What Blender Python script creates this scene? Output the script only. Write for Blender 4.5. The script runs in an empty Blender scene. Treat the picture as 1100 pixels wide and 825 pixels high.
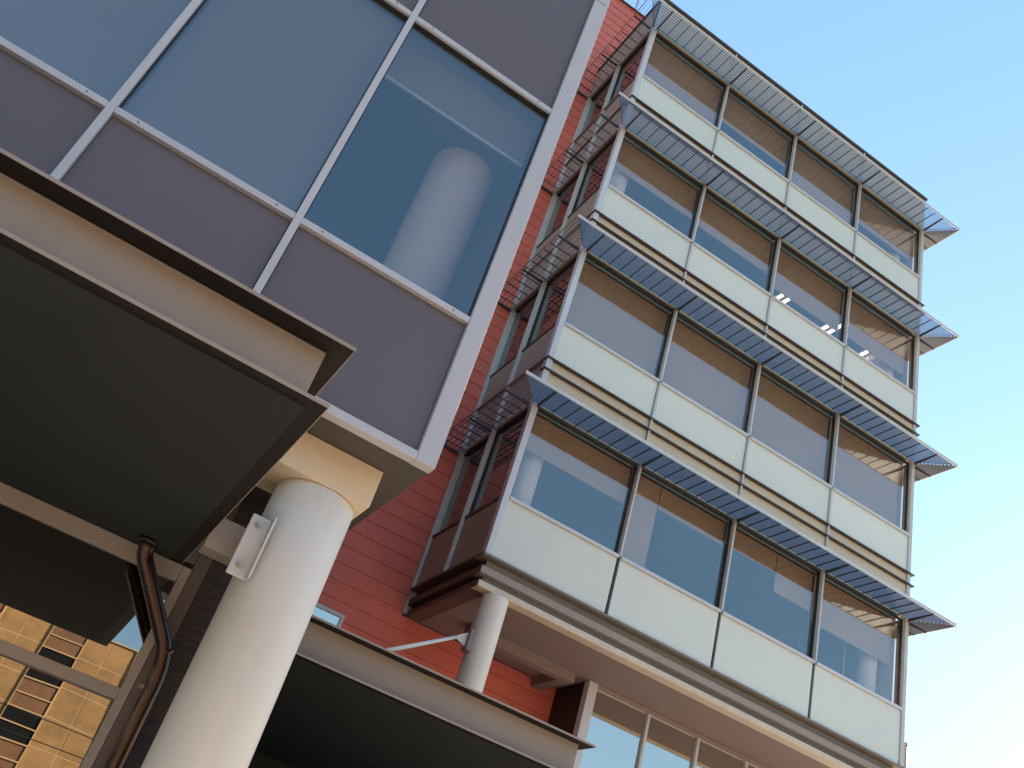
import bpy, math, random
from mathutils import Matrix, Vector
random.seed(7)
scn = bpy.context.scene
COL = scn.collection
R_ = math.radians

# ------------------------------------------------------------------ camera
cam_d = bpy.data.cameras.new('camera'); cam = bpy.data.objects.new('camera', cam_d); COL.objects.link(cam)
RM = ((0.8279167195, -0.4917199398, 0.2697506374), (0.4821863607, 0.3784124496, -0.790126782), (0.2864440942, 0.7842292514, 0.5503946421))
m = Matrix.Identity(4)
for i in range(3):
    m[i][0] = RM[0][i]; m[i][1] = -RM[1][i]; m[i][2] = -RM[2][i]
m.translation = (0, 0, 1.6)
cam.matrix_world = m
cam_d.lens = 1004.305 / 1100 * 36; cam_d.sensor_width = 36; cam_d.clip_end = 3000
scn.camera = cam

# ------------------------------------------------------------------ sky, sun, exposure
SUN_AZ, SUN_EL = 64.0, 21.0          # azimuth measured from +Y towards +X
w = bpy.data.worlds.new('World'); scn.world = w; w.use_nodes = True
nt = w.node_tree; nt.nodes.clear()
sky = nt.nodes.new('ShaderNodeTexSky'); sky.sky_type = 'NISHITA'; sky.sun_disc = False
sky.sun_elevation = R_(SUN_EL); sky.sun_rotation = R_(SUN_AZ); sky.air_density = 1.0; sky.dust_density = 0.1; sky.ozone_density = 1.6
bg = nt.nodes.new('ShaderNodeBackground'); bg.inputs['Strength'].default_value = 0.14
wo = nt.nodes.new('ShaderNodeOutputWorld')
tn = nt.nodes.new('ShaderNodeVectorMath'); tn.operation = 'MULTIPLY'; tn.inputs[1].default_value = (0.94, 1.0, 0.95)
nt.links.new(sky.outputs[0], tn.inputs[0])
bw = nt.nodes.new('ShaderNodeRGBToBW'); nt.links.new(sky.outputs[0], bw.inputs[0])          # flatter sky: brighter parts toned down by their own luminance
pw = nt.nodes.new('ShaderNodeMath'); pw.operation = 'POWER'; pw.inputs[1].default_value = -0.45; nt.links.new(bw.outputs[0], pw.inputs[0])
sc_ = nt.nodes.new('ShaderNodeVectorMath'); sc_.operation = 'SCALE'; nt.links.new(tn.outputs[0], sc_.inputs[0]); nt.links.new(pw.outputs[0], sc_.inputs['Scale'])
nt.links.new(sc_.outputs[0], bg.inputs[0]); nt.links.new(bg.outputs[0], wo.inputs[0])
sd = bpy.data.lights.new('sun', 'SUN'); sd.energy = 5.0; sd.angle = R_(0.5); sd.color = (1.0, 0.80, 0.58)
so = bpy.data.objects.new('sun', sd); COL.objects.link(so)
sv = Vector((math.sin(R_(SUN_AZ)) * math.cos(R_(SUN_EL)), math.cos(R_(SUN_AZ)) * math.cos(R_(SUN_EL)), math.sin(R_(SUN_EL))))
so.rotation_euler = sv.to_track_quat('Z', 'Y').to_euler(); so.location = (40, 20, 40)
vs = scn.view_settings
vs.view_transform = 'Standard'; vs.look = 'None'; vs.gamma = 1; vs.use_curve_mapping = False; vs.exposure = 1.9
scn.cycles.max_bounces = 10; scn.cycles.diffuse_bounces = 5; scn.cycles.glossy_bounces = 6; scn.cycles.transparent_max_bounces = 24

# ------------------------------------------------------------------ materials
def mat(name, col, rough=0.6, metal=0.0, var=0.06, scale=1.5, bump=0.0, bscale=60, spec=0.5, streak=0.0):
    """painted / metal / stone surface with uneven tone, dirt and a fine bump"""
    M = bpy.data.materials.new(name); M.use_nodes = True
    t = M.node_tree; b = t.nodes['Principled BSDF']
    b.inputs['Metallic'].default_value = metal
    b.inputs['Specular IOR Level'].default_value = spec
    tc = t.nodes.new('ShaderNodeTexCoord')
    n = t.nodes.new('ShaderNodeTexNoise'); n.inputs['Scale'].default_value = scale; n.inputs['Detail'].default_value = 6; n.inputs['Roughness'].default_value = 0.65
    t.links.new(tc.outputs['Object'], n.inputs['Vector'])
    cr = t.nodes.new('ShaderNodeMapRange'); cr.inputs['From Min'].default_value = 0.3; cr.inputs['From Max'].default_value = 0.7
    cr.inputs['To Min'].default_value = 1 - var; cr.inputs['To Max'].default_value = 1 + var
    t.links.new(n.outputs['Fac'], cr.inputs['Value'])
    oi = t.nodes.new('ShaderNodeObjectInfo'); ro = t.nodes.new('ShaderNodeMapRange')          # each panel a touch different
    ro.inputs['To Min'].default_value = 0.965; ro.inputs['To Max'].default_value = 1.03
    m0 = t.nodes.new('ShaderNodeMath'); m0.operation = 'MULTIPLY'
    t.links.new(oi.outputs['Random'], ro.inputs['Value']); t.links.new(cr.outputs[0], m0.inputs[0]); t.links.new(ro.outputs[0], m0.inputs[1])
    fac = m0.outputs[0]
    if streak:
        mp = t.nodes.new('ShaderNodeMapping'); mp.inputs['Scale'].default_value = (9, 9, 0.35)
        t.links.new(tc.outputs['Object'], mp.inputs['Vector'])
        n2 = t.nodes.new('ShaderNodeTexNoise'); n2.inputs['Scale'].default_value = 1.0; n2.inputs['Detail'].default_value = 5
        t.links.new(mp.outputs[0], n2.inputs['Vector'])
        c2 = t.nodes.new('ShaderNodeMapRange'); c2.inputs['From Min'].default_value = 0.35; c2.inputs['From Max'].default_value = 0.75
        c2.inputs['To Min'].default_value = 1.0; c2.inputs['To Max'].default_value = 1 - streak
        t.links.new(n2.outputs['Fac'], c2.inputs['Value'])
        mu = t.nodes.new('ShaderNodeMath'); mu.operation = 'MULTIPLY'
        t.links.new(fac, mu.inputs[0]); t.links.new(c2.outputs[0], mu.inputs[1]); fac = mu.outputs[0]
    vm = t.nodes.new('ShaderNodeVectorMath'); vm.operation = 'SCALE'; vm.inputs[0].default_value = col
    t.links.new(fac, vm.inputs['Scale']); t.links.new(vm.outputs[0], b.inputs['Base Color'])
    rr = t.nodes.new('ShaderNodeMapRange'); rr.inputs['To Min'].default_value = max(rough - 0.08, 0.02); rr.inputs['To Max'].default_value = min(rough + 0.08, 1)
    t.links.new(n.outputs['Fac'], rr.inputs['Value']); t.links.new(rr.outputs[0], b.inputs['Roughness'])
    if bump:
        nb = t.nodes.new('ShaderNodeTexNoise'); nb.inputs['Scale'].default_value = bscale; nb.inputs['Detail'].default_value = 4
        t.links.new(tc.outputs['Object'], nb.inputs['Vector'])
        bp = t.nodes.new('ShaderNodeBump'); bp.inputs['Strength'].default_value = bump; bp.inputs['Distance'].default_value = 0.01
        t.links.new(nb.outputs['Fac'], bp.inputs['Height']); t.links.new(bp.outputs[0], b.inputs['Normal'])
    return M

def glass(name, tint=(0.62, 0.68, 0.7), refl=(0.9, 0.95, 1.0), f0=0.2, f1=0.75, wav=0.02):
    """coated architectural glazing: tinted see-through plus a clear mirror that grows at grazing angles"""
    M = bpy.data.materials.new(name); M.use_nodes = True
    t = M.node_tree; t.nodes.clear()
    o = t.nodes.new('ShaderNodeOutputMaterial'); mx = t.nodes.new('ShaderNodeMixShader')
    tr = t.nodes.new('ShaderNodeBsdfTransparent'); tr.inputs[0].default_value = (*tint, 1)
    gl = t.nodes.new('ShaderNodeBsdfGlossy'); gl.inputs['Color'].default_value = (*refl, 1); gl.inputs['Roughness'].default_value = 0.0
    fr = t.nodes.new('ShaderNodeLayerWeight'); pw_ = t.nodes.new('ShaderNodeMath'); pw_.operation = 'POWER'; pw_.inputs[1].default_value = 4.0
    mr = t.nodes.new('ShaderNodeMapRange'); mr.inputs['To Min'].default_value = f0; mr.inputs['To Max'].default_value = f1
    t.links.new(fr.outputs['Facing'], pw_.inputs[0])
    t.links.new(pw_.outputs[0], mr.inputs['Value']); t.links.new(mr.outputs[0], mx.inputs[0])
    t.links.new(tr.outputs[0], mx.inputs[1]); t.links.new(gl.outputs[0], mx.inputs[2]); t.links.new(mx.outputs[0], o.inputs[0])
    if wav:
        tc = t.nodes.new('ShaderNodeTexCoord'); nb = t.nodes.new('ShaderNodeTexNoise'); nb.inputs['Scale'].default_value = 0.8; nb.inputs['Detail'].default_value = 1
        t.links.new(tc.outputs['Object'], nb.inputs['Vector'])
        bp = t.nodes.new('ShaderNodeBump'); bp.inputs['Strength'].default_value = wav; bp.inputs['Distance'].default_value = 0.1
        t.links.new(nb.outputs['Fac'], bp.inputs['Height']); t.links.new(bp.outputs[0], gl.inputs['Normal'])
    return M

def emit(name, col, s):
    M = bpy.data.materials.new(name); M.use_nodes = True; b = M.node_tree.nodes['Principled BSDF']
    b.inputs['Emission Color'].default_value = (*col, 1); b.inputs['Emission Strength'].default_value = s
    return M

M = dict(
    cream=mat('cream_panel_paint', (0.68, 0.69, 0.62), 0.5, var=0.025, scale=0.7, streak=0.02),
    beige=mat('beige_trim_paint', (0.62, 0.52, 0.38), 0.5, var=0.05, streak=0.08),
    ledge=mat('dark_bronze_ledge', (0.06, 0.045, 0.04), 0.5),
    white=mat('pale_aluminium_frame', (0.58, 0.58, 0.60), 0.42, var=0.04, metal=0.0, streak=0.04),
    mull=mat('silver_mullion', (0.52, 0.51, 0.49), 0.45, metal=0.0, var=0.05),
    dark=mat('dark_gasket', (0.02, 0.02, 0.025), 0.5),
    gutter=mat('pale_blue_head_rail', (0.42, 0.60, 0.66), 0.35, metal=0.3),
    blade=mat('anodised_louvre_blade', (0.17, 0.19, 0.23), 0.42, metal=0.35, var=0.08, scale=3),
    rib=mat('dark_louvre_rib', (0.05, 0.055, 0.07), 0.5, metal=0.3),
    ledgel=mat('pale_outer_rail', (0.6, 0.58, 0.55), 0.45, metal=0.2),
    red=mat('red_board_paint', (0.68, 0.15, 0.10), 0.55, var=0.10, scale=1.1, bump=0.05, streak=0.08),
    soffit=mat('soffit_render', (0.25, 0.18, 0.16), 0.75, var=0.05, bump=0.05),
    mauve=mat('mauve_spandrel_glass', (0.122, 0.096, 0.099), 0.42, var=0.04, scale=0.6, bump=0.02, bscale=200),
    lframe=mat('lilac_grey_frame', (0.50, 0.475, 0.485), 0.42, var=0.04, streak=0.05),
    lblind=mat('grey_roller_blind', (0.165, 0.125, 0.105), 0.85, var=0.05, scale=0.8),
    blind=mat('tan_roller_blind', (0.44, 0.315, 0.225), 0.85, var=0.05, scale=2.5, bump=0.15, bscale=250),
    girder=mat('taupe_girder_paint', (0.31, 0.248, 0.20), 0.5, var=0.05, scale=1.3, streak=0.06),
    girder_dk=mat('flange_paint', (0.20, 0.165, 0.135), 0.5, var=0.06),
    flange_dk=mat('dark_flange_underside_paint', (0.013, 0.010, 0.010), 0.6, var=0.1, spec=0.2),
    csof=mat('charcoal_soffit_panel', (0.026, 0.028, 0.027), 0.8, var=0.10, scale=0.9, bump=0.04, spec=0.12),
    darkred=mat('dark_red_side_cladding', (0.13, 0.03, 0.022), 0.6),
    sidep_shade=mat('shaded_side_panel_paint', (0.31, 0.275, 0.215), 0.5, var=0.04),  # panel and trim paint darkened, the left face's shade put into the colour
    sideband=mat('shaded_side_and_dark_trim', (0.11, 0.07, 0.055), 0.5),  # dark trim colour; on the left base bands it stands in for shade
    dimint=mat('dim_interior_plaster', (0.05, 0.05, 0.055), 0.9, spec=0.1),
    siderail=mat('thin_brown_side_rail', (0.20, 0.13, 0.10), 0.5),
    tubew=mat('dark_window_glass', (0.015, 0.017, 0.02), 0.08),
    column_warm=mat('warm_lit_column_paint', (0.76, 0.69, 0.58), 0.5, var=0.03, streak=0.04),  # column paint with the warmer light of this corner put into its colour
    icoll=mat('taupe_interior_column_paint', (0.50, 0.40, 0.34), 0.7, var=0.03),
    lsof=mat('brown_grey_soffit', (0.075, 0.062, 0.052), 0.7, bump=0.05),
    column=mat('off_white_column_paint', (0.60, 0.575, 0.54), 0.5, var=0.035, scale=1.4, bump=0.04, bscale=40, streak=0.05),
    beam=mat('cream_beam_paint', (0.66, 0.52, 0.36), 0.55, var=0.05, scale=2.0, bump=0.04),
    steel=mat('galvanised_bracket', (0.42, 0.41, 0.40), 0.45, metal=0.4, var=0.12, scale=9),
    pipe=mat('copper_downpipe', (0.075, 0.045, 0.033), 0.26, metal=0.8, var=0.15, scale=4),
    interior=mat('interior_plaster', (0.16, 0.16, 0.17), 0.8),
    icol=mat('interior_column_paint', (0.84, 0.76, 0.70), 0.7, var=0.03),
    conc=mat('pale_concrete', (0.44, 0.40, 0.35), 0.8, var=0.12, scale=0.4, bump=0.2, bscale=20),
    roofm=mat('roof_membrane', (0.2, 0.2, 0.2), 0.8),
    buff=mat('buff_stone', (0.34, 0.205, 0.085), 0.7, var=0.3, scale=0.9, bump=0.1, bscale=12),
    joint=mat('pale_stone_joint', (0.52, 0.37, 0.20), 0.7),
    brownp=mat('brown_spandrel', (0.20, 0.11, 0.06), 0.5, var=0.15),
    black=mat('black_metal', (0.012, 0.012, 0.014), 0.5),
    wire=mat('cable_rubber', (0.015, 0.015, 0.015), 0.6),
    pole=mat('grey_pole', (0.22, 0.21, 0.2), 0.6, var=0.12),
    meshm=mat('rooftop_screen_metal', (0.40, 0.46, 0.62), 0.45, metal=0.3),
    glass=glass('tinted_office_glazing', tint=(0.94, 0.91, 0.88), refl=(0.86, 0.95, 0.95), f0=0.135, f1=0.7, wav=0),
    glassl=glass('blue_curtain_glazing', tint=(0.92, 0.92, 0.92), refl=(0.74, 0.82, 0.84), f0=0.125, f1=0.7, wav=0),
    glasse=glass('dark_entrance_glazing', tint=(0.12, 0.13, 0.13), refl=(0.95, 0.93, 0.9), f0=0.34, f1=0.75, wav=0.035),
    glassg=glass('ground_floor_glazing', tint=(0.3, 0.33, 0.33), refl=(0.90, 0.85, 0.78), f0=0.60, f1=0.9, wav=0),
    glasso=glass('opposite_window_glazing', tint=(0.1, 0.1, 0.1), f0=0.2, f1=0.7),
    lamp=emit('fluorescent_tube', (1, 0.93, 0.85), 2.2),
)

def stone_material():
    """dark split-stone courses for the wall under the glazed block"""
    X = bpy.data.materials.new('dark_split_stone'); X.use_nodes = True; t = X.node_tree; b = t.nodes['Principled BSDF']
    tc = t.nodes.new('ShaderNodeTexCoord'); mp = t.nodes.new('ShaderNodeMapping'); mp.inputs['Rotation'].default_value = (R_(90), 0, 0)
    br = t.nodes.new('ShaderNodeTexBrick'); br.inputs['Scale'].default_value = 1.0; br.inputs['Brick Width'].default_value = 0.55; br.inputs['Row Height'].default_value = 0.03
    br.inputs['Mortar Size'].default_value = 0.003; br.inputs['Color1'].default_value = (0.075, 0.040, 0.024, 1); br.inputs['Color2'].default_value = (0.022, 0.022, 0.02, 1); br.inputs['Mortar'].default_value = (0.03, 0.025, 0.02, 1)
    n = t.nodes.new('ShaderNodeTexNoise'); n.inputs['Scale'].default_value = 3.0; n.inputs['Detail'].default_value = 8
    mx = t.nodes.new('ShaderNodeMix'); mx.data_type = 'RGBA'; mx.blend_type = 'MULTIPLY'; mx.inputs['Factor'].default_value = 0.7
    t.links.new(tc.outputs['Object'], mp.inputs['Vector']); t.links.new(mp.outputs[0], br.inputs['Vector']); t.links.new(tc.outputs['Object'], n.inputs['Vector'])
    t.links.new(br.outputs['Color'], mx.inputs['A']); t.links.new(n.outputs['Color'], mx.inputs['B']); t.links.new(mx.outputs['Result'], b.inputs['Base Color'])
    ad = t.nodes.new('ShaderNodeMath'); ad.operation = 'SUBTRACT'; t.links.new(n.outputs['Fac'], ad.inputs[0]); t.links.new(br.outputs['Fac'], ad.inputs[1])
    bp = t.nodes.new('ShaderNodeBump'); bp.inputs['Strength'].default_value = 0.8; bp.inputs['Distance'].default_value = 0.02
    t.links.new(ad.outputs[0], bp.inputs['Height']); t.links.new(bp.outputs[0], b.inputs['Normal']); b.inputs['Roughness'].default_value = 0.75
    return X
M['stone'] = stone_material()

# ------------------------------------------------------------------ mesh helpers
class MB:
    """collects boxes, sheared slats and tubes, then links them as ONE mesh object"""
    def __init__(s): s.v = []; s.f = []; s.smooth = []
    def quadbox(s, c):                                  # 8 corners, bottom 4 then top 4, counter-clockwise
        k = len(s.v); s.v += [tuple(p) for p in c]
        for q in ((3, 2, 1, 0), (4, 5, 6, 7), (0, 1, 5, 4), (1, 2, 6, 5), (2, 3, 7, 6), (3, 0, 4, 7)):
            s.f.append(tuple(k + i for i in q)); s.smooth.append(False)
        return s
    def box(s, x0, x1, y0, y1, z0, z1):
        return s.quadbox([(x0, y0, z0), (x1, y0, z0), (x1, y1, z0), (x0, y1, z0), (x0, y0, z1), (x1, y0, z1), (x1, y1, z1), (x0, y1, z1)])
    def slat(s, a, b, d, c, n, t):                       # from a to b, chord c along d, thickness t along n
        a, b, d, n = Vector(a), Vector(b), Vector(d).normalized(), Vector(n).normalized()
        return s.quadbox([a - d*c/2 - n*t/2, b - d*c/2 - n*t/2, b - d*c/2 + n*t/2, a - d*c/2 + n*t/2, a + d*c/2 - n*t/2, b + d*c/2 - n*t/2, b + d*c/2 + n*t/2, a + d*c/2 + n*t/2])
    def prism(s, poly, z0, z1):
        k = len(s.v); n = len(poly)
        s.v += [(x, y, z0) for x, y in poly] + [(x, y, z1) for x, y in poly]
        s.f.append(tuple(k + i for i in reversed(range(n)))); s.f.append(tuple(k + n + i for i in range(n))); s.smooth += [False, False]
        for i in range(n):
            j = (i + 1) % n; s.f.append((k + i, k + j, k + n + j, k + n + i)); s.smooth.append(False)
        return s
    def tube(s, pts, r, n=20, caps=True):
        pts = [Vector(p) for p in pts]; k = len(s.v); N = len(pts)
        up = None
        for i, p in enumerate(pts):
            tdir = (pts[min(i + 1, N - 1)] - pts[max(i - 1, 0)]).normalized()
            if up is None: up = Vector((1, 0, 0)) if abs(tdir.x) < 0.9 else Vector((0, 1, 0))
            u = (up - tdir * up.dot(tdir)).normalized(); v = tdir.cross(u); up = u
            for j in range(n):
                a = 2 * math.pi * j / n; s.v.append(tuple(p + (u * math.cos(a) + v * math.sin(a)) * (r[i] if isinstance(r, (list, tuple)) else r)))
        for i in range(N - 1):
            for j in range(n):
                s.f.append((k + i*n + j, k + i*n + (j+1) % n, k + (i+1)*n + (j+1) % n, k + (i+1)*n + j)); s.smooth.append(True)
        if caps:
            s.f.append(tuple(k + j for j in reversed(range(n)))); s.f.append(tuple(k + (N-1)*n + j for j in range(n))); s.smooth += [False, False]
        return s
    def build(s, name, m, parent=None, bevel=0.0):
        me = bpy.data.meshes.new(name); me.from_pydata(s.v, [], s.f); me.materials.append(m)
        me.polygons.foreach_set('use_smooth', s.smooth); me.update()
        o = bpy.data.objects.new(name, me); COL.objects.link(o)
        if parent is not None:
            o.parent = parent
            o.matrix_parent_inverse = parent_world(parent).inverted()
        if bevel:
            b = o.modifiers.new('soft_edge', 'BEVEL'); b.width = bevel; b.segments = 2; b.limit_method = 'ANGLE'; b.angle_limit = R_(50)
        return o

def parent_world(p):                                      # parts keep world coordinates; only the Empties are moved
    return Matrix.Translation(p.location) if p.type == 'EMPTY' else Matrix.Identity(4)

def tag(o, label, cat, group=None, kind=None):
    if label: o['label'] = label
    if cat: o['category'] = cat
    if group: o['group'] = group
    if kind: o['kind'] = kind
    return o
def thing(name, label, cat, loc=(0, 0, 0), group=None):
    o = bpy.data.objects.new(name, None); o.empty_display_size = 0.3; COL.objects.link(o); o.location = loc
    return tag(o, label, cat, group)
def part(name, m, parent, *boxes, bevel=0.0, label=None):
    b = MB()
    for q in boxes: b.box(*q)
    o = b.build(name, m, parent, bevel)
    if label: o['label'] = label
    return o

# ------------------------------------------------------------------ ground
def ground_sheet(name, x0, x1, y0, y1, z, m):
    me = bpy.data.meshes.new(name); me.from_pydata([(x0, y0, z), (x1, y0, z), (x1, y1, z), (x0, y1, z)], [], [(0, 1, 2, 3)]); me.materials.append(m)
    o = bpy.data.objects.new(name, me); COL.objects.link(o); o['kind'] = 'structure'; return o
M['grass'] = mat('dry_ground', (0.22, 0.19, 0.13), 0.9, var=0.2, scale=0.05)
M['asphalt'] = mat('asphalt', (0.055, 0.053, 0.05), 0.85, var=0.2, scale=0.8, bump=0.3, bscale=80)
M['line'] = mat('road_line_paint', (0.75, 0.75, 0.72), 0.6)
ground_sheet('ground', -900, 900, -900, 900, -0.14, M['grass'])
ground_sheet('road', -200, 200, -20, -8, -0.132, M['asphalt'])
rm = MB()
for i in range(-30, 31): rm.box(i*6.0, i*6.0 + 3, -14.07, -13.93, -0.131, -0.127)
o = rm.build('road_marking', M['line']); o['kind'] = 'structure'
o = MB().box(-60, 60, -8, 40, -0.3, 0.0).build('pavement', M['conc'], bevel=0.02); o['kind'] = 'structure'
o = MB().box(-60, 60, -26, -20, -0.3, 0.0).build('pavement', M['conc'], bevel=0.02); o['kind'] = 'structure'

# ------------------------------------------------------------------ office tower on the right
XL, XR, YF = 5.50, 15.44, 13.643           # outer corners of the front face
X0, W = 5.628, 2.43                        # first mullion line, bay width
HD = [11.09, 15.15, 19.18, 23.17]          # window heads
SL = [9.04, 13.10, 17.18, 21.21]           # sills
PB = [7.91, 12.16, 16.26, 20.28]           # bottoms of the spandrel panels
YB = 24.0                                  # rear of the tower
YRED = 16.65                               # plane of the red boarded wall
ROOF = 24.48
G = YF + 0.10                              # front glass plane
tower = thing('office_tower', 'cream panelled office block with louvred sunshades on every floor, its corner on a white column', 'office building', (10.4, 18.0, 0))

def win_front(x0, x1, z0, z1, blinds):
    """one bay: frame > pane, roller blinds ((fraction x0, fraction x1, bottom z) each)"""
    y = G - 0.03
    f = MB(); t = 0.016
    f.box(x0, x1, y, y + 0.07, z1 - t, z1); f.box(x0, x1, y, y + 0.07, z0, z0 + t)
    f.box(x0, x0 + t, y, y + 0.07, z0 + t, z1 - t); f.box(x1 - t, x1, y, y + 0.07, z0 + t, z1 - t)
    w_ = f.build('window', M['dark'], tower)
    part('pane', M['glass'], w_, (x0 + t, x1 - t, G, G + 0.012, z0 + t, z1 - t))
    for a, b_, zb in blinds:
        xa, xb = x0 + 0.01 + (x1 - x0 - 0.02) * a, x0 + 0.01 + (x1 - x0 - 0.02) * b_
        if b_ < 1: xb -= 0.02
        bl = MB(); bl.box(xa, xb, G + 0.16, G + 0.164, zb, z1 - 0.02); bl.box(xa, xb, G + 0.152, G + 0.172, zb - 0.03, zb)
        bl.build('roller_blind', M['blind'], w_)

BL = {0: [[(0, 1, 10.27)], [(0, .3, 9.1), (.3, 1, 10.56)], [(0, .58, 10.62), (.58, 1, 10.2)], [(0, 1, 10.0)]],
      1: [[(0, 1, 13.16)]] * 4,
      2: [[(0, 1, 18.16)], [(0, 1, 18.10)], [(0, 1, 17.80)], [(0, 1, 17.84)]],
      3: [[(0, 1, 21.27)], [(0, 1, 22.05)], [(0, 1, 21.27)], [(0, 1, 21.98)]]}
mx = [X0 + W * i for i in range(5)]
for fl in range(4):
    z0, z1, pb = SL[fl], HD[fl], PB[fl]
    for i in range(4):
        xa, xb = mx[i] + (0.03 if i else 0), mx[i + 1] - 0.03
        if i == 3: xb = mx[4] - 0.01
        win_front(xa, xb, z0 + 0.03, z1 - 0.05, BL[fl][i])
        part('spandrel_panel', M['cream'], tower, (xa + 0.006, xb - 0.006, YF + 0.02, YF + 0.10, pb, z0 - 0.03), bevel=0.004)
        part('sill', M['white'], tower, (xa, xb, YF - 0.035, YF + 0.07, z0 - 0.026, z0 + 0.03), bevel=0.004)
        if fl:
            zl = HD[fl - 1] + 0.05
            part('trim_band', M['beige'], tower, (xa + 0.004, xb - 0.004, YF + 0.03, YF + 0.12, pb - 0.27, pb - 0.024), bevel=0.003)
            part('trim_band', M['beige'], tower, (xa + 0.004, xb - 0.004, YF + 0.025, YF + 0.12, zl, pb - 0.296), bevel=0.003)
    # mullions
    for i in (1, 2, 3):
        part('mullion', M['mull'], tower, (mx[i] - 0.023, mx[i] + 0.023, YF - 0.025, YF + 0.068, z0 + 0.031, z1 - 0.04), bevel=0.004)
        if fl:
            part('mullion', M['mull'], tower, (mx[i] - 0.022, mx[i] + 0.022, YF - 0.03, YF + 0.10, HD[fl-1] + 0.06, z0 - 0.027), bevel=0.004)
        else:
            part('panel_joint', M['dark'], tower, (mx[i] - 0.012, mx[i] + 0.012, YF + 0.035, YF + 0.10, pb, z0 - 0.027))
    if fl:
        for zz in (pb, pb - 0.272):
            part('ledge', M['ledge'], tower, (XL - 0.03, XR + 0.07, YF - 0.06, YF + 0.12, zz - 0.023, zz - 0.001))
# top strip above the highest sunshade, capping and roof
part('trim_band', M['beige'], tower, (XL, XR, YF + 0.0, YF + 0.12, HD[3] + 0.05, ROOF - 0.07), bevel=0.003)
for i in (1, 2, 3): part('mullion', M['mull'], tower, (mx[i] - 0.022, mx[i] + 0.022, YF - 0.05, YF - 0.002, HD[3] + 0.05, ROOF + 0.03), bevel=0.004)
part('roof', M['ledge'], tower, (XL - 0.05, XR + 0.03, YF - 0.07, YB + 0.1, ROOF - 0.068, ROOF))
# corner posts
part('corner_post', M['white'], tower, (XL, X0 - 0.002, YF - 0.01, YF + 0.14, PB[0] + 0.0, ROOF - 0.07), bevel=0.006)
part('corner_post', M['mull'], tower, (mx[4] - 0.006, XR, YF - 0.01, YF + 0.14, PB[0], ROOF - 0.07), bevel=0.006)
# stepped base bands and soffit
for (z0, z1, ins, m_) in ((7.865, 7.905, -0.035, 'girder_dk'), (7.70, 7.86, 0.13, 'girder_dk'), (7.575, 7.70, 0.025, 'girder'), (7.465, 7.575, 0.16, 'girder_dk'), (7.353, 7.465, 0.07, 'beige')):
    b = MB()
    xa, xb, ya = XL + ins, XR - ins, YF + ins
    b.box(xa + 0.012, xb, ya, YF + 0.32, z0, z1); b.box(XR - 0.35, xb, YF + 0.32, YB, z0, z1)
    b.build('base_band', M[m_], tower, 0.006)
    part('base_band', M['sideband'], tower, (xa, xa + 0.01, ya + 0.004, YF + 0.318, z0, z1), (xa, XL + 0.35, YF + 0.322, YRED - 0.004, z0, z1))  # left return of the bands, its shade put into a darker colour
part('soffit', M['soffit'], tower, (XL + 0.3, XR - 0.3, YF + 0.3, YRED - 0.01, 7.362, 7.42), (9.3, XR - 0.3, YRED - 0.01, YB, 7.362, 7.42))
part('downstand_beam', M['soffit'], tower, (XL + 0.9, 8.75, 15.41, 15.66, 7.17, 7.361), (8.50, 8.75, 15.66, YRED - 0.01, 7.17, 7.361), bevel=0.004)
# floors, ceilings, core and inner columns
for z0, z1 in ((7.43, 7.88), (HD[0] + 0.02, PB[1] + 0.1), (HD[1] + 0.02, PB[2] + 0.1), (HD[2] + 0.02, PB[3] + 0.1), (HD[3] + 0.02, ROOF - 0.1)):
    part('floor_slab', M['interior'], tower, (XL + 0.2, XR - 0.2, YF + 0.145, YB - 0.2, z0, z1))
part('core_wall', M['interior'], tower, (XL + 0.16, XR - 0.16, 19.5, 19.7, 7.9, ROOF - 0.1))
part('rear_wall', M['cream'], tower, (XL, XR, YB - 0.15, YB, 7.43, ROOF - 0.07), (XL, XL + 0.15, YRED + 0.05, YB - 0.15, 7.43, ROOF - 0.07))
for fl in range(4):
    for cx, cy, r in ((6.08, 14.2, 0.2), (14.88, 14.2, 0.2), (10.4, 17.6, 0.2)):
        MB().tube([(cx, cy, SL[fl] - 0.9), (cx, cy, HD[fl] + 0.02)], r, 28).build('interior_column', M['icol'], tower)

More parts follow.
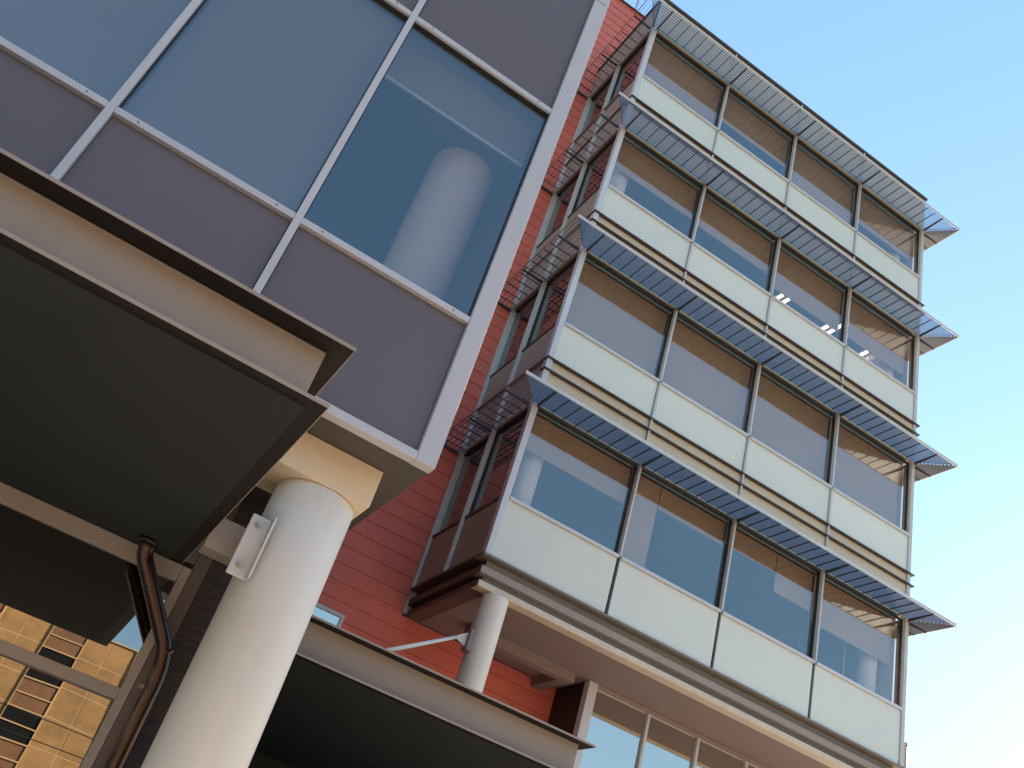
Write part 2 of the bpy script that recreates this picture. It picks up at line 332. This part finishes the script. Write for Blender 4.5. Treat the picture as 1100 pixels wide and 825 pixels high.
# side faces: left (towards the red wall) and right
def side_face(sx, y_list, sgn):
    """sx = outer x of the face, sgn = -1 when it faces left"""
    def B(a, b_, *r):                                     # distances inward from the face -> x range
        x0_, x1_ = sorted((sx - sgn * a, sx - sgn * b_)); return (x0_, x1_, *r)
    for fl in range(4):
        z0, z1, pb = SL[fl], HD[fl], PB[fl]
        for k in range(len(y_list) - 1):
            ya, yb = y_list[k] + 0.02, y_list[k + 1] - 0.02
            f = MB(); t = 0.035
            f.box(*B(0.05, 0.12, ya, yb, z1 - 0.05 - t, z1 - 0.05)); f.box(*B(0.05, 0.12, ya, yb, z0 + 0.03, z0 + 0.03 + t))
            f.box(*B(0.05, 0.12, ya, ya + t, z0 + 0.03 + t, z1 - 0.05 - t)); f.box(*B(0.05, 0.12, yb - t, yb, z0 + 0.03 + t, z1 - 0.05 - t))
            w_ = f.build('window', M['dark'], tower)
            part('pane', M['glass'], w_, B(0.08, 0.092, ya + t, yb - t, z0 + 0.03 + t, z1 - 0.05 - t))
            if sgn > 0: part('roller_blind', M['blind'], w_, B(0.22, 0.226, ya - 0.015, yb + 0.015, z0 - 0.1, z1 + 0.01))  # blinds added to keep sky light from showing through the front bays
            part('spandrel_panel', M['sidep_shade' if sgn < 0 else 'cream'], tower, B(0.02, 0.10, ya + 0.006, yb - 0.006, pb, z0 - 0.03), bevel=0.004)
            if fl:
                part('trim_band', M['sidep_shade' if sgn < 0 else 'beige'], tower, B(0.03, 0.10, ya, yb, HD[fl-1] + 0.05, pb - 0.024))
            part('sill', M['ledge'], tower, B(0.0, 0.07, ya, yb, z0 - 0.026, z0 + 0.026))
        for k in range(1, len(y_list) - (0 if sgn < 0 else 0)):
            y = y_list[k]
            if k == len(y_list) - 1: y -= 0.035
            part('mullion', M['mull'], tower, B(-0.05, 0.10, y - 0.03, y + 0.03, PB[fl] if fl == 0 else HD[fl-1] + 0.06, z1 - 0.04), bevel=0.004)
        if fl:
            part('ledge', M['ledge'], tower, B(-0.03, 0.0, YF + 0.13, y_list[-1] - 0.01, pb - 0.023, pb - 0.001))
    part('trim_band', M['sidep_shade' if sgn < 0 else 'beige'], tower, B(0.0, 0.10, YF + 0.145, y_list[-1] - 0.01, HD[3] + 0.05, ROOF - 0.07))
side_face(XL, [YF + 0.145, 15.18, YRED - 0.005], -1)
side_face(XR, [YF + 0.145, 15.18, 16.65, 18.12, 19.6, 21.1, 22.55, YB - 0.16], 1)

# sunshades: real louvre blades on three sides with mitred corners
PF, PS = 0.705, 0.60
NB = 11
A70 = R_(80)
def sunshade(z, yl_end, yr_end):
    par = MB()                                            # the outer and head rails carry the part
    xo0, xo1, yo = XL - PS, XR + PS, YF - PF
    par.box(xo0, xo1, yo - 0.012, yo + 0.012, z - 0.035, z + 0.03)
    par.box(xo1 - 0.012, xo1 + 0.012, yo + 0.013, yr_end, z - 0.035, z + 0.03)
    sh = par.build('sunshade', M['ledgel'], tower)
    part('side_rail', M['siderail'], sh, (xo0 - 0.005, xo0 + 0.007, yo + 0.013, yl_end, z - 0.03, z + 0.012))
    part('head_rail', M['gutter'], sh, *[(mx[i] + 0.035, mx[i + 1] - 0.035, YF - 0.045, YF + 0.015, z - 0.008, z + 0.062) for i in range(4)], bevel=0.006)
    part('head_rail', M['ledgel'], sh, (XL - 0.05, XL - 0.002, YF + 0.15, yl_end, z - 0.035, z + 0.03), bevel=0.004)
    part('head_rail', M['ledgel'], sh, (XR + 0.002, XR + 0.05, YF + 0.15, yr_end, z - 0.035, z + 0.03), bevel=0.004)
    c = 0.066; th = 0.004
    fb, lb, rb = MB(), MB(), MB()
    for k in range(NB):
        q = (k + 1) / (NB + 0.35); dy, dx = PF * q, PS * q
        if dy < 0.06: continue
        y = YF - dy
        fb.slat((XL - dx + 0.012, y, z), (XR + dx - 0.012, y, z), (0, math.cos(A70), math.sin(A70)), c, (0, math.sin(A70), -math.cos(A70)), th)
        if k % 2: lb.slat((XL - dx, y + 0.014, z), (XL - dx, yl_end - 0.01, z), (math.cos(A70), 0, math.sin(A70)), 0.05, (math.sin(A70), 0, -math.cos(A70)), th + 0.002)
        rb.slat((XR + dx, y + 0.014, z), (XR + dx, yr_end - 0.01, z), (-math.cos(A70), 0, math.sin(A70)), c, (math.sin(A70), 0, math.cos(A70)), th)
    fb.build('louvre_blades', M['blade'], sh); lb.build('louvre_blades', M['blade'], sh); rb.build('louvre_blades', M['blade'], sh)
    # ribs under the blades: thin flats, one mesh per bay
    for i in range(4):
        b = MB()
        for k in range(1, 9):
            x = mx[i] + W * k / 9; b.box(x - 0.006, x + 0.006, yo + 0.013, YF - 0.052, z - 0.055, z - 0.03)
        b.build('rib', M['rib'], sh)
    def ribs(xa, xb, y0, y1):
        b = MB(); n = max(1, round((y1 - y0) / 0.27))
        for k in range(1, n):
            y = y0 + (y1 - y0) * k / n; b.box(xa, xb, y - 0.006, y + 0.006, z - 0.055, z - 0.03)
        b.build('rib', M['rib'], sh)
    ribs(xo0 + 0.013, XL - 0.051, YF + 0.1, yl_end); ribs(XR + 0.051, xo1 - 0.013, YF + 0.1, yr_end)
    def bracket(a, b_):
        a, b_ = Vector(a), Vector(b_); d = (b_ - a).normalized(); n = Vector((-d.y, d.x, 0)) * 0.016
        zb, zt = Vector((0, 0, -0.10)), Vector((0, 0, -0.028)); ze = Vector((0, 0, -0.06))
        MB().quadbox([a - n + zb, b_ - n + ze, b_ + n + ze, a + n + zb, a - n + zt, b_ - n + zt, b_ + n + zt, a + n + zt]).build('bracket', M['rib'], sh)
    for i in range(5):
        x = (mx[0] - 0.04, mx[1], mx[2], mx[3], mx[4] + 0.03)[i]
        bracket((x, YF - 0.052, z), (x, yo + 0.014, z))
    yls = [15.18, yl_end - 0.03]; yrs = [15.18, 18.12, 21.1, yr_end - 0.03]
    for y in [YF + 0.05] + yls: bracket((XL - 0.052, y, z), (xo0 + 0.014, y, z))
    for y in [YF + 0.05] + yrs: bracket((XR + 0.052, y, z), (xo1 - 0.014, y, z))
    # hip rails at the mitred corners
    for sx_, xo in ((XL, xo0), (XR, xo1)):
        a, b_ = Vector((sx_, YF, z + 0.034)), Vector((xo, yo, z + 0.034)); d = (b_ - a).normalized(); n = Vector((-d.y, d.x, 0)) * 0.008
        h = Vector((0, 0, 0.014))
        MB().quadbox([a - n, b_ - n, b_ + n, a + n, a - n + h, b_ - n + h, b_ + n + h, a + n + h]).build('hip_rail', M['rib'], sh)
for z in HD: sunshade(z - 0.02, YRED - 0.006, YB - 0.02)

# recessed ground floor glazing of the tower
gf = thing('ground_floor_glazing', 'tall recessed shopfront glazing with dark tinted panes under the tower soffit', 'glazed wall', (12, 15.4, 0))
GY = 15.41
part('corner_post', M['white'], gf, (9.07, 9.27, GY - 0.02, GY + 0.16, 0, 7.358), bevel=0.006)
gx = [9.27, 10.54, 11.79, 13.05, 14.3, 15.35]
part('head_rail', M['girder'], gf, (9.272, 15.35, GY + 0.0, GY + 0.12, 7.27, 7.358), bevel=0.004)
part('side_wall', M['black'], gf, (9.09, 9.25, GY + 0.162, YRED - 0.01, 0, 7.358))
for i in range(5):
    if i: part('mullion', M['white'], gf, (gx[i] - 0.03, gx[i] + 0.03, GY - 0.02, GY + 0.12, 0, 7.268), bevel=0.004)
    for z0, z1 in ((0.05, 2.6), (2.66, 5.0), (5.06, 7.26)):
        xa, xb = gx[i] + (0.032 if i else 0.002), gx[i + 1] - (0.032 if i < 4 else 0)
        f = MB(); f.box(xa, xb, GY + 0.02, GY + 0.1, z1, z1 + 0.055 if z1 < 7 else z1 + 0.005)
        w_ = f.build('window', M['white'], gf)
        part('pane', M['glassg'], w_, (xa, xb, GY + 0.05, GY + 0.062, z0, z1 - 0.001))
part('back_wall', M['interior'], gf, (9.3, 15.3, 21, 21.15, 0, 7.35), (15.38, 15.5, GY, 21, 0, 7.35))

# ------------------------------------------------------------------ red boarded building behind
red = thing('red_boarded_building', 'tall building clad in wide red horizontal boards, behind the glazed block and the tower', 'building', (-2, 20, 0))
REDTOP = 27.97
part('core', M['red'], red, (-11.9, 5.49, YRED + 0.045, 30, 0, REDTOP - 0.02), (5.49, 9.25, YRED + 0.045, 19, 0, 7.34))
part('core', M['red'], red, (5.491, 14.0, YRED + 0.045, 30, ROOF + 0.02, REDTOP - 0.02))
bd = MB(); P = 0.335; z = 7.43 - P * 22 + 0.0
while z < REDTOP - 0.05:
    z1 = min(z + P - 0.007, REDTOP); xe = 9.085 if z1 < 7.35 else (5.485 if z < ROOF + 0.02 else 14.0)
    if z1 > 0 and not (z < 7.35 and z1 > 7.35):
        bd.quadbox([(-12, YRED + 0.0, max(z, 0)), (xe, YRED + 0.0, max(z, 0)), (xe, YRED + 0.05, max(z, 0)), (-12, YRED + 0.05, max(z, 0)),
                    (-12, YRED + 0.011, z1), (xe, YRED + 0.011, z1), (xe, YRED + 0.05, z1), (-12, YRED + 0.05, z1)])
    elif z1 > 0:
        bd.box(-12, 9.085, YRED + 0.004, YRED + 0.05, z, 7.35); bd.box(-12, 5.485, YRED + 0.008, YRED + 0.05, 7.354, z1)
    z += P
bd.build('board_cladding', M['red'], red)
part('roof', M['sideband'], red, (-12.1, 14.1, YRED - 0.05, 30.1, REDTOP + 0.002, REDTOP + 0.045))
sw = part('window', M['white'], red, (3.40, 4.44, YRED - 0.06, YRED + 0.02, 6.80, 6.87), (3.40, 4.44, YRED - 0.06, YRED + 0.02, 5.6, 5.67), (4.37, 4.44, YRED - 0.06, YRED + 0.02, 5.67, 6.80), (3.40, 3.47, YRED - 0.06, YRED + 0.02, 5.67, 6.80), bevel=0.004)
part('pane', M['glassg'], sw, (3.47, 4.37, YRED - 0.03, YRED - 0.018, 5.67, 6.80))
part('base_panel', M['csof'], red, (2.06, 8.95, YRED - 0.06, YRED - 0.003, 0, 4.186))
# rooftop screen
rs = thing('rooftop_screen', 'small pale blue slatted screen standing on the red building roof edge', 'roof screen', (6.2, 17.2, REDTOP + 0.1))
b = MB()
for k in range(14): b.slat((6.30, 17.6, 28.2 + k*0.16), (7.20, 17.6, 28.2 + k*0.16), (0, 0.5, 0.86), 0.12, (0, 0.86, -0.5), 0.006)
b.build('slats', M['meshm'], rs)
part('frame', M['meshm'], rs, (6.25, 6.30, 17.55, 17.65, 28.05, 30.4), (7.20, 7.25, 17.55, 17.65, 28.05, 30.4))

# ------------------------------------------------------------------ glazed block on the left
LY = 7.02; LXR = 2.132; LZB, LZS, LZT, LTOP = 5.307, 6.908, 10.091, 13.6
blk = thing('glazed_block', 'nearest building with big blue-grey windows, mauve panels and a wide pale corner frame', 'office building', (-3, 11, 0))
lm = [0.099 - 1.774 * k for k in range(0, 7)][::-1] + [1.972]
lvl = [(LZB + 0.085, LZS - 0.035, 's'), (LZS + 0.035, LZT - 0.035, 'w'), (LZT + 0.035, LTOP - 0.1, 's')]
for i in range(len(lm) - 1):
    xa = lm[i] + 0.035; xb = lm[i + 1] - 0.035
    for z0, z1, k in lvl:
        if k == 's':
            part('spandrel_panel', M['mauve'], blk, (xa + 0.008, xb - 0.008, LY + 0.03, LY + 0.09, z0 + 0.008, z1 - 0.008))
        else:
            f = MB(); t = 0.012
            f.box(xa, xb, LY + 0.01, LY + 0.09, z0, z0 + t); f.box(xa, xb, LY + 0.01, LY + 0.09, z1 - t, z1); f.box(xa, xa + t, LY + 0.01, LY + 0.09, z0 + t, z1 - t); f.box(xb - t, xb, LY + 0.01, LY + 0.09, z0 + t, z1 - t)
            w_ = f.build('window', M['dark'], blk)
            part('pane', M['glassl'], w_, (xa + t, xb - t, LY + 0.04, LY + 0.052, z0 + t, z1 - t))
            if i == len(lm) - 2 and z0 < 8:
                part('roller_blind', M['lblind'], w_, (xa + 0.02, 1.93, LY + 0.28, LY + 0.285, 9.40, 10.30))
                part('blind_rail', M['lframe'], w_, (xa + 0.02, 1.93, LY + 0.27, LY + 0.295, 9.375, 9.40))
            else:
                part('roller_blind', M['lblind'], w_, (xa + 0.02, xb - 0.02, LY + 0.16, LY + 0.165, z0, z1 + 0.03))
    if i: part('mullion', M['lframe'], blk, (lm[i] - 0.035, lm[i] + 0.035, LY - 0.03, LY + 0.09, LZB + 0.086, LTOP - 0.1), bevel=0.004)
    for z in (LZS, LZT):
        part('transom', M['lframe'], blk, (xa + 0.001, xb - 0.001, LY - 0.025, LY + 0.09, z - 0.035, z + 0.035), bevel=0.003)
for i in range(len(lm) - 1):                             # small weep holes and fixings along the transoms
    for z in (LZS, LZT):
        for x in (lm[i] + 0.24, lm[i + 1] - 0.22):
            MB().tube([(x, LY - 0.0255, z), (x, LY - 0.031, z)], 0.010, 10).build('fixing', M['girder_dk'], blk)
part('corner_post', M['lframe'], blk, (1.938, LXR, LY - 0.035, LY + 0.10, LZB, 12.36), (1.938, LXR, LY - 0.035, LY + 0.10, 12.375, LTOP), bevel=0.006)
part('base_rail', M['lframe'], blk, (lm[0], 1.937, LY - 0.03, LY + 0.09, LZB, LZB + 0.084), bevel=0.004)
part('roof', M['roofm'], blk, (lm[0] - 0.1, LXR - 0.005, LY + 0.10, YRED - 0.01, LTOP - 0.35, LTOP - 0.02), (lm[0], 1.935, LY, LY + 0.1, LTOP - 0.098, LTOP))
part('side_wall', M['darkred'], blk, (LXR - 0.06, LXR - 0.006, LY + 0.102, YRED - 0.01, LZB + 0.09, LTOP - 0.36))
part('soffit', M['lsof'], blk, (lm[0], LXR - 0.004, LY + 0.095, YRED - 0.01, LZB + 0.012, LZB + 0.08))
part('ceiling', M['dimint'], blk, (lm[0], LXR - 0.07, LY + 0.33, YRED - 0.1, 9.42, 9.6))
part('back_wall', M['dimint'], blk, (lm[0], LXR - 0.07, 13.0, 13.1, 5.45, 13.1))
MB().tube([(1.46, 7.93, LZB + 0.085), (1.46, 7.93, 9.42)], 0.37, 48, caps=False).build('interior_column', M['icoll'], blk)
# ground floor of the block: stone wall and its entrance glazing
EY = 8.85
part('stone_wall', M['stone'], blk, (0.98, 2.0, EY + 0.0, EY + 0.3, 0, 5.31), (1.8, 2.0, EY + 0.3, YRED - 0.02, 0, 5.31))
part('reveal', M['sideband'], blk, (0.852, 0.978, EY - 0.01, EY + 0.25, 0, 5.31), bevel=0.003)
part('upper_wall', M['girder_dk'], blk, (lm[0], 0.85, EY + 0.03, EY + 0.25, 4.25, 5.31))
ent = thing('entrance_glazing', 'mirror-dark glass screen under the left canopy reflecting a sunlit stone building', 'glazed wall', (-1, EY, 0))
part('head_frame', M['girder'], ent, (-8, 0.765, EY - 0.03, EY + 0.05, 4.03, 4.185), bevel=0.004)
part('jamb', M['girder'], ent, (0.768, 0.848, EY - 0.03, EY + 0.06, 0, 4.185), bevel=0.004)
part('transom', M['girder'], ent, (-8, 0.766, EY - 0.03, EY + 0.05, 2.935, 3.03), bevel=0.004)
part('mullion', M['girder'], ent, (-1.70, -1.60, EY - 0.03, EY + 0.05, 0, 2.933), (-1.70, -1.60, EY - 0.03, EY + 0.05, 3.032, 4.028), bevel=0.004)
def leaning_pane(x0, x1, z0, z1):                        # the panes lean back very slightly at the top
    d = (z1 - z0) * math.tan(R_(1.0)) ; y = EY - 0.012
    MB().quadbox([(x0, y, z0), (x1, y, z0), (x1, y + 0.01, z0), (x0, y + 0.01, z0), (x0, y + d, z1), (x1, y + d, z1), (x1, y + d + 0.01, z1), (x0, y + d + 0.01, z1)]).build('pane', M['glasse'], ent)
leaning_pane(-1.598, 0.766, 3.032, 4.028); leaning_pane(-1.598, 0.766, 0.02, 2.933)
part('pane', M['glasse'], ent, (-8, -1.702, EY, EY + 0.012, 0.02, 2.933), (-8, -1.702, EY, EY + 0.012, 3.032, 4.028))
part('back_wall', M['black'], ent, (-8, 0.76, 12.0, 12.1, 0, 4.2))

# ------------------------------------------------------------------ canopies with flanged edge girders
def canopy(label, x0, x1, yf, yb, zb=4.20, zt=4.65, ins=0.19, insx=0.13, fw=0.11):
    c = thing('canopy', label, 'canopy', ((x0 + x1) / 2, yf, 0), 'steel-edged entrance canopies')
    b = MB()                                            # L-shaped flanges along the front and the right end
    part('web', M['girder'], c, (x0, x1 - insx, yf + ins, yf + ins + 0.02, zb + 0.021, zt - 0.021), (x1 - insx - 0.02, x1 - insx, yf + ins + 0.021, yb, zb + 0.021, zt - 0.021), bevel=0.0)
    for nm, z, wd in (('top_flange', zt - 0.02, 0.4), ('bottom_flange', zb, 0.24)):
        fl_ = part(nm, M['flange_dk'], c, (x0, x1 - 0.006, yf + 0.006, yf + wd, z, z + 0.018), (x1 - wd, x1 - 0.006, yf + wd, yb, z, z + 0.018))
        part('flange_lip', M['girder'], fl_, (x0, x1, yf, yf + 0.005, z - 0.002, z + 0.022), (x1 - 0.005, x1, yf + 0.006, yb, z - 0.002, z + 0.022))
    sp = MB(); xe = x1 - fw                              # soffit sheets with narrow open joints
    while xe > x0:
        xs_ = max(xe - 2.44, x0); sp.box(xs_ + 0.004, xe, yf + fw, yb, zb - 0.012, zb - 0.001); xe = xs_
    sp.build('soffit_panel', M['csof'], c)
    part('deck', M['roofm'], c, (x0, x1 - 0.41, yf + 0.41, yb, zt - 0.10, zt - 0.03))
    return c
canopy('near left canopy with taupe steel girder edge and charcoal underside over the dark entrance glass', -8.0, 0.745, 4.85, EY - 0.035)
canopy('farther canopy with taupe girder edge and tapering right tip below the red wall', 2.06, 6.215, 10.06, YRED - 0.07)

# ------------------------------------------------------------------ columns, beams, struts
def column(label, cx, cy, r, z1, paint='column', name='round_column'):
    c = thing(name, label, 'column', (cx, cy, 0), 'round white supporting columns')
    n = 40
    MB().tube([(cx, cy, 0), (cx, cy, z1 - 0.02), (cx, cy, z1)], [r, r, r - 0.004], 72, caps=True).build('shaft', M[paint], c)
    return c
c1 = column('thick white round column in the foreground with a bolted steel plate, carrying the glazed block', 1.455, 7.897, 0.370, 4.944)
c2 = column('slimmer white round column with a dark square bracket, under the tower corner', 6.04, 13.89, 0.235, 7.36, 'column_warm')
# beam cap on the near column
bm = thing('support_beam', 'short cream painted beam end resting on top of the thick column', 'beam', (1.3, 7.8, 4.945))
part('beam_body', M['beam'], bm, (-1.5, 1.85, 7.515, 8.24, 4.946, 5.315), bevel=0.006)
sb = thing('tie_beam', 'small taupe beam stub between the left canopy edge and the thick column plate', 'beam', (0.9, 7.9, 4.13))
part('beam_body', M['girder'], sb, (0.75, 1.09, 7.87, 8.10, 4.13, 4.42), bevel=0.005)
# bracket plate bolted to the thick column
br = part('bracket_plate', M['column'], c1, (0.975, 1.155, 7.615, 7.64, 3.93, 4.48), bevel=0.012)
part('fin', M['column'], br, (1.138, 1.158, 7.50, 7.614, 3.93, 4.48), bevel=0.004)
for z in (4.03, 4.40):
    b = MB(); b.tube([(1.05, 7.614, z), (1.05, 7.598, z)], 0.034, 6).tube([(1.05, 7.60, z), (1.05, 7.565, z)], 0.018, 10)
    b.build('bolt', M['steel'], br)
# bracket and tie rod on the far column
ang = math.atan2(-0.6, -1.0)
b2 = MB()
fx, fy = 6.04 + 0.235 * math.cos(math.pi * 1.09), 13.89 + 0.235 * math.sin(math.pi * 1.09)
bp2 = MB().box(5.70, 5.80, 13.66, 13.86, 6.27, 6.62).build('bracket_plate', M['girder_dk'], c2, 0.006)
MB().quadbox([(5.70, 13.75, 6.33), (5.70, 13.77, 6.33), (5.52, 13.77, 6.40), (5.52, 13.75, 6.40), (5.70, 13.75, 6.57), (5.70, 13.77, 6.57), (5.52, 13.77, 6.44), (5.52, 13.75, 6.44)]).build('gusset', M['column_warm'], bp2)
tr = MB().tube([(5.53, 13.76, 6.42), (3.30, 10.25, 4.66)], 0.028, 12).build('tie_rod', M['column_warm'])
tag(tr, 'thin pale tie rod running from the slim column bracket down to the farther canopy', 'tie rod')

# ------------------------------------------------------------------ downpipes
def bend(pts, n=8):
    """rounded polyline"""
    out = [Vector(pts[0])]
    for i in range(1, len(pts) - 1):
        a, p, c = Vector(pts[i-1]), Vector(pts[i]), Vector(pts[i+1])
        r = min((a - p).length, (c - p).length) * 0.45; s_, e_ = p + (a - p).normalized() * r, p + (c - p).normalized() * r
        for k in range(n + 1):
            t = k / n; out.append(s_ * (1-t)**2 + p * 2*t*(1-t) + e_ * t*t)
    out.append(Vector(pts[-1])); return out
dp = thing('downpipe', 'copper-brown downpipe with a swan-neck bend between the entrance glass and thick column', 'downpipe', (1.0, 8.6, 0))
MB().tube(bend([(0.37, 8.55, 4.20), (0.40, 8.6, 4.06), (0.93, 8.62, 3.42), (0.985, 8.64, 3.20), (1.0, 8.66, 0.0)]), 0.07, 24).build('pipe', M['pipe'], dp)
MB().tube([(0.37, 8.55, 4.187), (0.37, 8.553, 4.155)], 0.08, 24).build('collar', M['black'], dp)
MB().tube([(0.994, 8.655, 2.30), (0.994, 8.655, 2.27)], 0.072, 24).build('collar', M['pipe'], dp)
MB().tube([(0.955, 8.635, 3.385), (0.935, 8.628, 3.42)], 0.078, 24).build('collar', M['pipe'], dp)
MB().tube([(0.96, 8.72, 3.1), (0.90, 8.80, 3.1)], 0.02, 10).build('wall_clip', M['steel'], dp)
rp = thing('rainwater_pipe', 'thin grey vertical pipe beside the bottom right corner of the tower', 'downpipe', (16.1, 14.2, 0))
MB().tube([(16.1, 14.2, 0.0), (16.1, 14.2, 8.62)], 0.05, 14).build('pipe', M['pole'], rp)
MB().tube([(16.1, 14.2, 8.62), (16.1, 14.2, 8.68)], 0.06, 14).build('cap', M['pole'], rp)

# ------------------------------------------------------------------ ceiling lights on the third office floor
for i, (x, nm) in enumerate(((11.90, 'leftmost'), (13.55, 'middle'), (15.0, 'rightmost'))):
    c = thing('ceiling_light', f'lit twin-tube ceiling light behind the third-storey windows, {nm} of the three', 'ceiling light', (x + 0.15, 15.2, 19.19), 'office ceiling lights')
    part('housing', M['brownp'], c, (x - 0.02, x + 0.36, 14.75, 15.75, 19.15, 19.198))
    for dx in (0.03, 0.25): part('tube', M['lamp'], c, (x + dx, x + dx + 0.07, 14.78, 15.72, 19.12, 19.148))

# ------------------------------------------------------------------ stone building across the street (seen mirrored in the entrance glass)
op = thing('stone_building', 'sunlit buff stone office building across the street, mirrored in the entrance glass', 'building', (0, -27, 0))
OY = -26.0; OZ = 11.5
part('wall', M['joint'], op, (-40, 45, OY - 12, OY - 0.055, 0, OZ - 0.02))
per = 3.65; xw = 0.23
pm = MB(); rails = MB(); bp_ = MB()
x = xw - per * 11
while x < 44:
    for k in range(2):
        a = x + 1.57 + k * 1.04
        for j in range(9):
            z1 = OZ - 1.2 * j; z0 = max(z1 - 1.2, 0)
            if z1 <= 0: break
            dd = random.uniform(0, 0.01)
            pm.box(a + 0.025, a + 1.015, OY - 0.06, OY - 0.052 + dd, z0 + 0.025, z1 - 0.025)
    x += per
pm.build('stone_cladding', M['buff'], op)
x = xw - per * 11; n = 0
while x < 44:
    wf = MB(); pn = MB(); sp = MB()
    z = OZ - 0.05; j = 0
    while z > 0.7:
        wf.box(x + 0.0, x + 1.55, OY - 0.059, OY + 0.03, z - 0.05, z)
        (sp if (j % 4) in (0, 1) else pn).box(x + 0.03, x + 1.52, OY - 0.059, OY - 0.03, z - 0.598, z - 0.052)
        z -= 0.6; j += 1
    wf.box(x, x + 0.03, OY - 0.0585, OY + 0.02, 0, OZ - 0.1); wf.box(x + 1.52, x + 1.55, OY - 0.0585, OY + 0.02, 0, OZ - 0.1)
    w_ = wf.build('window', M['joint'], op); pn.build('pane', M['tubew'], w_); sp.build('spandrel', M['brownp'], w_)
    x += per
part('roof', M['conc'], op, (-40.1, 45.1, OY - 12.1, OY + 0.05, OZ - 0.018, OZ + 0.06))

# overhead cables across the street and their poles (mirrored in the same glass)
def wire(p0, p1, sag, label):
    b = MB(); pts = []
    for i in range(41):
        t = i / 40; p = Vector(p0).lerp(Vector(p1), t); p.z -= sag * 4 * t * (1 - t); pts.append(p)
    b.tube(pts, 0.02, 6); return tag(b.build('overhead_cable', M['wire']), label, 'cable', 'overhead cables')
wire((-24, -21, 8.2), (24, -21, 8.4), 1.3, 'upper black cable mirrored as a sagging line in the entrance glass')
wire((-24, -21, 7.3), (24, -21, 7.7), 1.25, 'lower black cable mirrored as a sagging line in the entrance glass')
for x, nm in ((-24, 'left'), (24, 'right')):
    pp = thing('utility_pole', f'grey street pole at the {nm} end of the overhead cables', 'pole', (x, -21, 0), 'poles carrying the overhead cables')
    MB().tube([(x, -21, 0), (x, -21, 9)], [0.14, 0.09], 16).build('shaft', M['pole'], pp)
    part('crossarm', M['pole'], pp, (x - 0.05, x + 0.05, -21.8, -20.2, 8.35, 8.45))
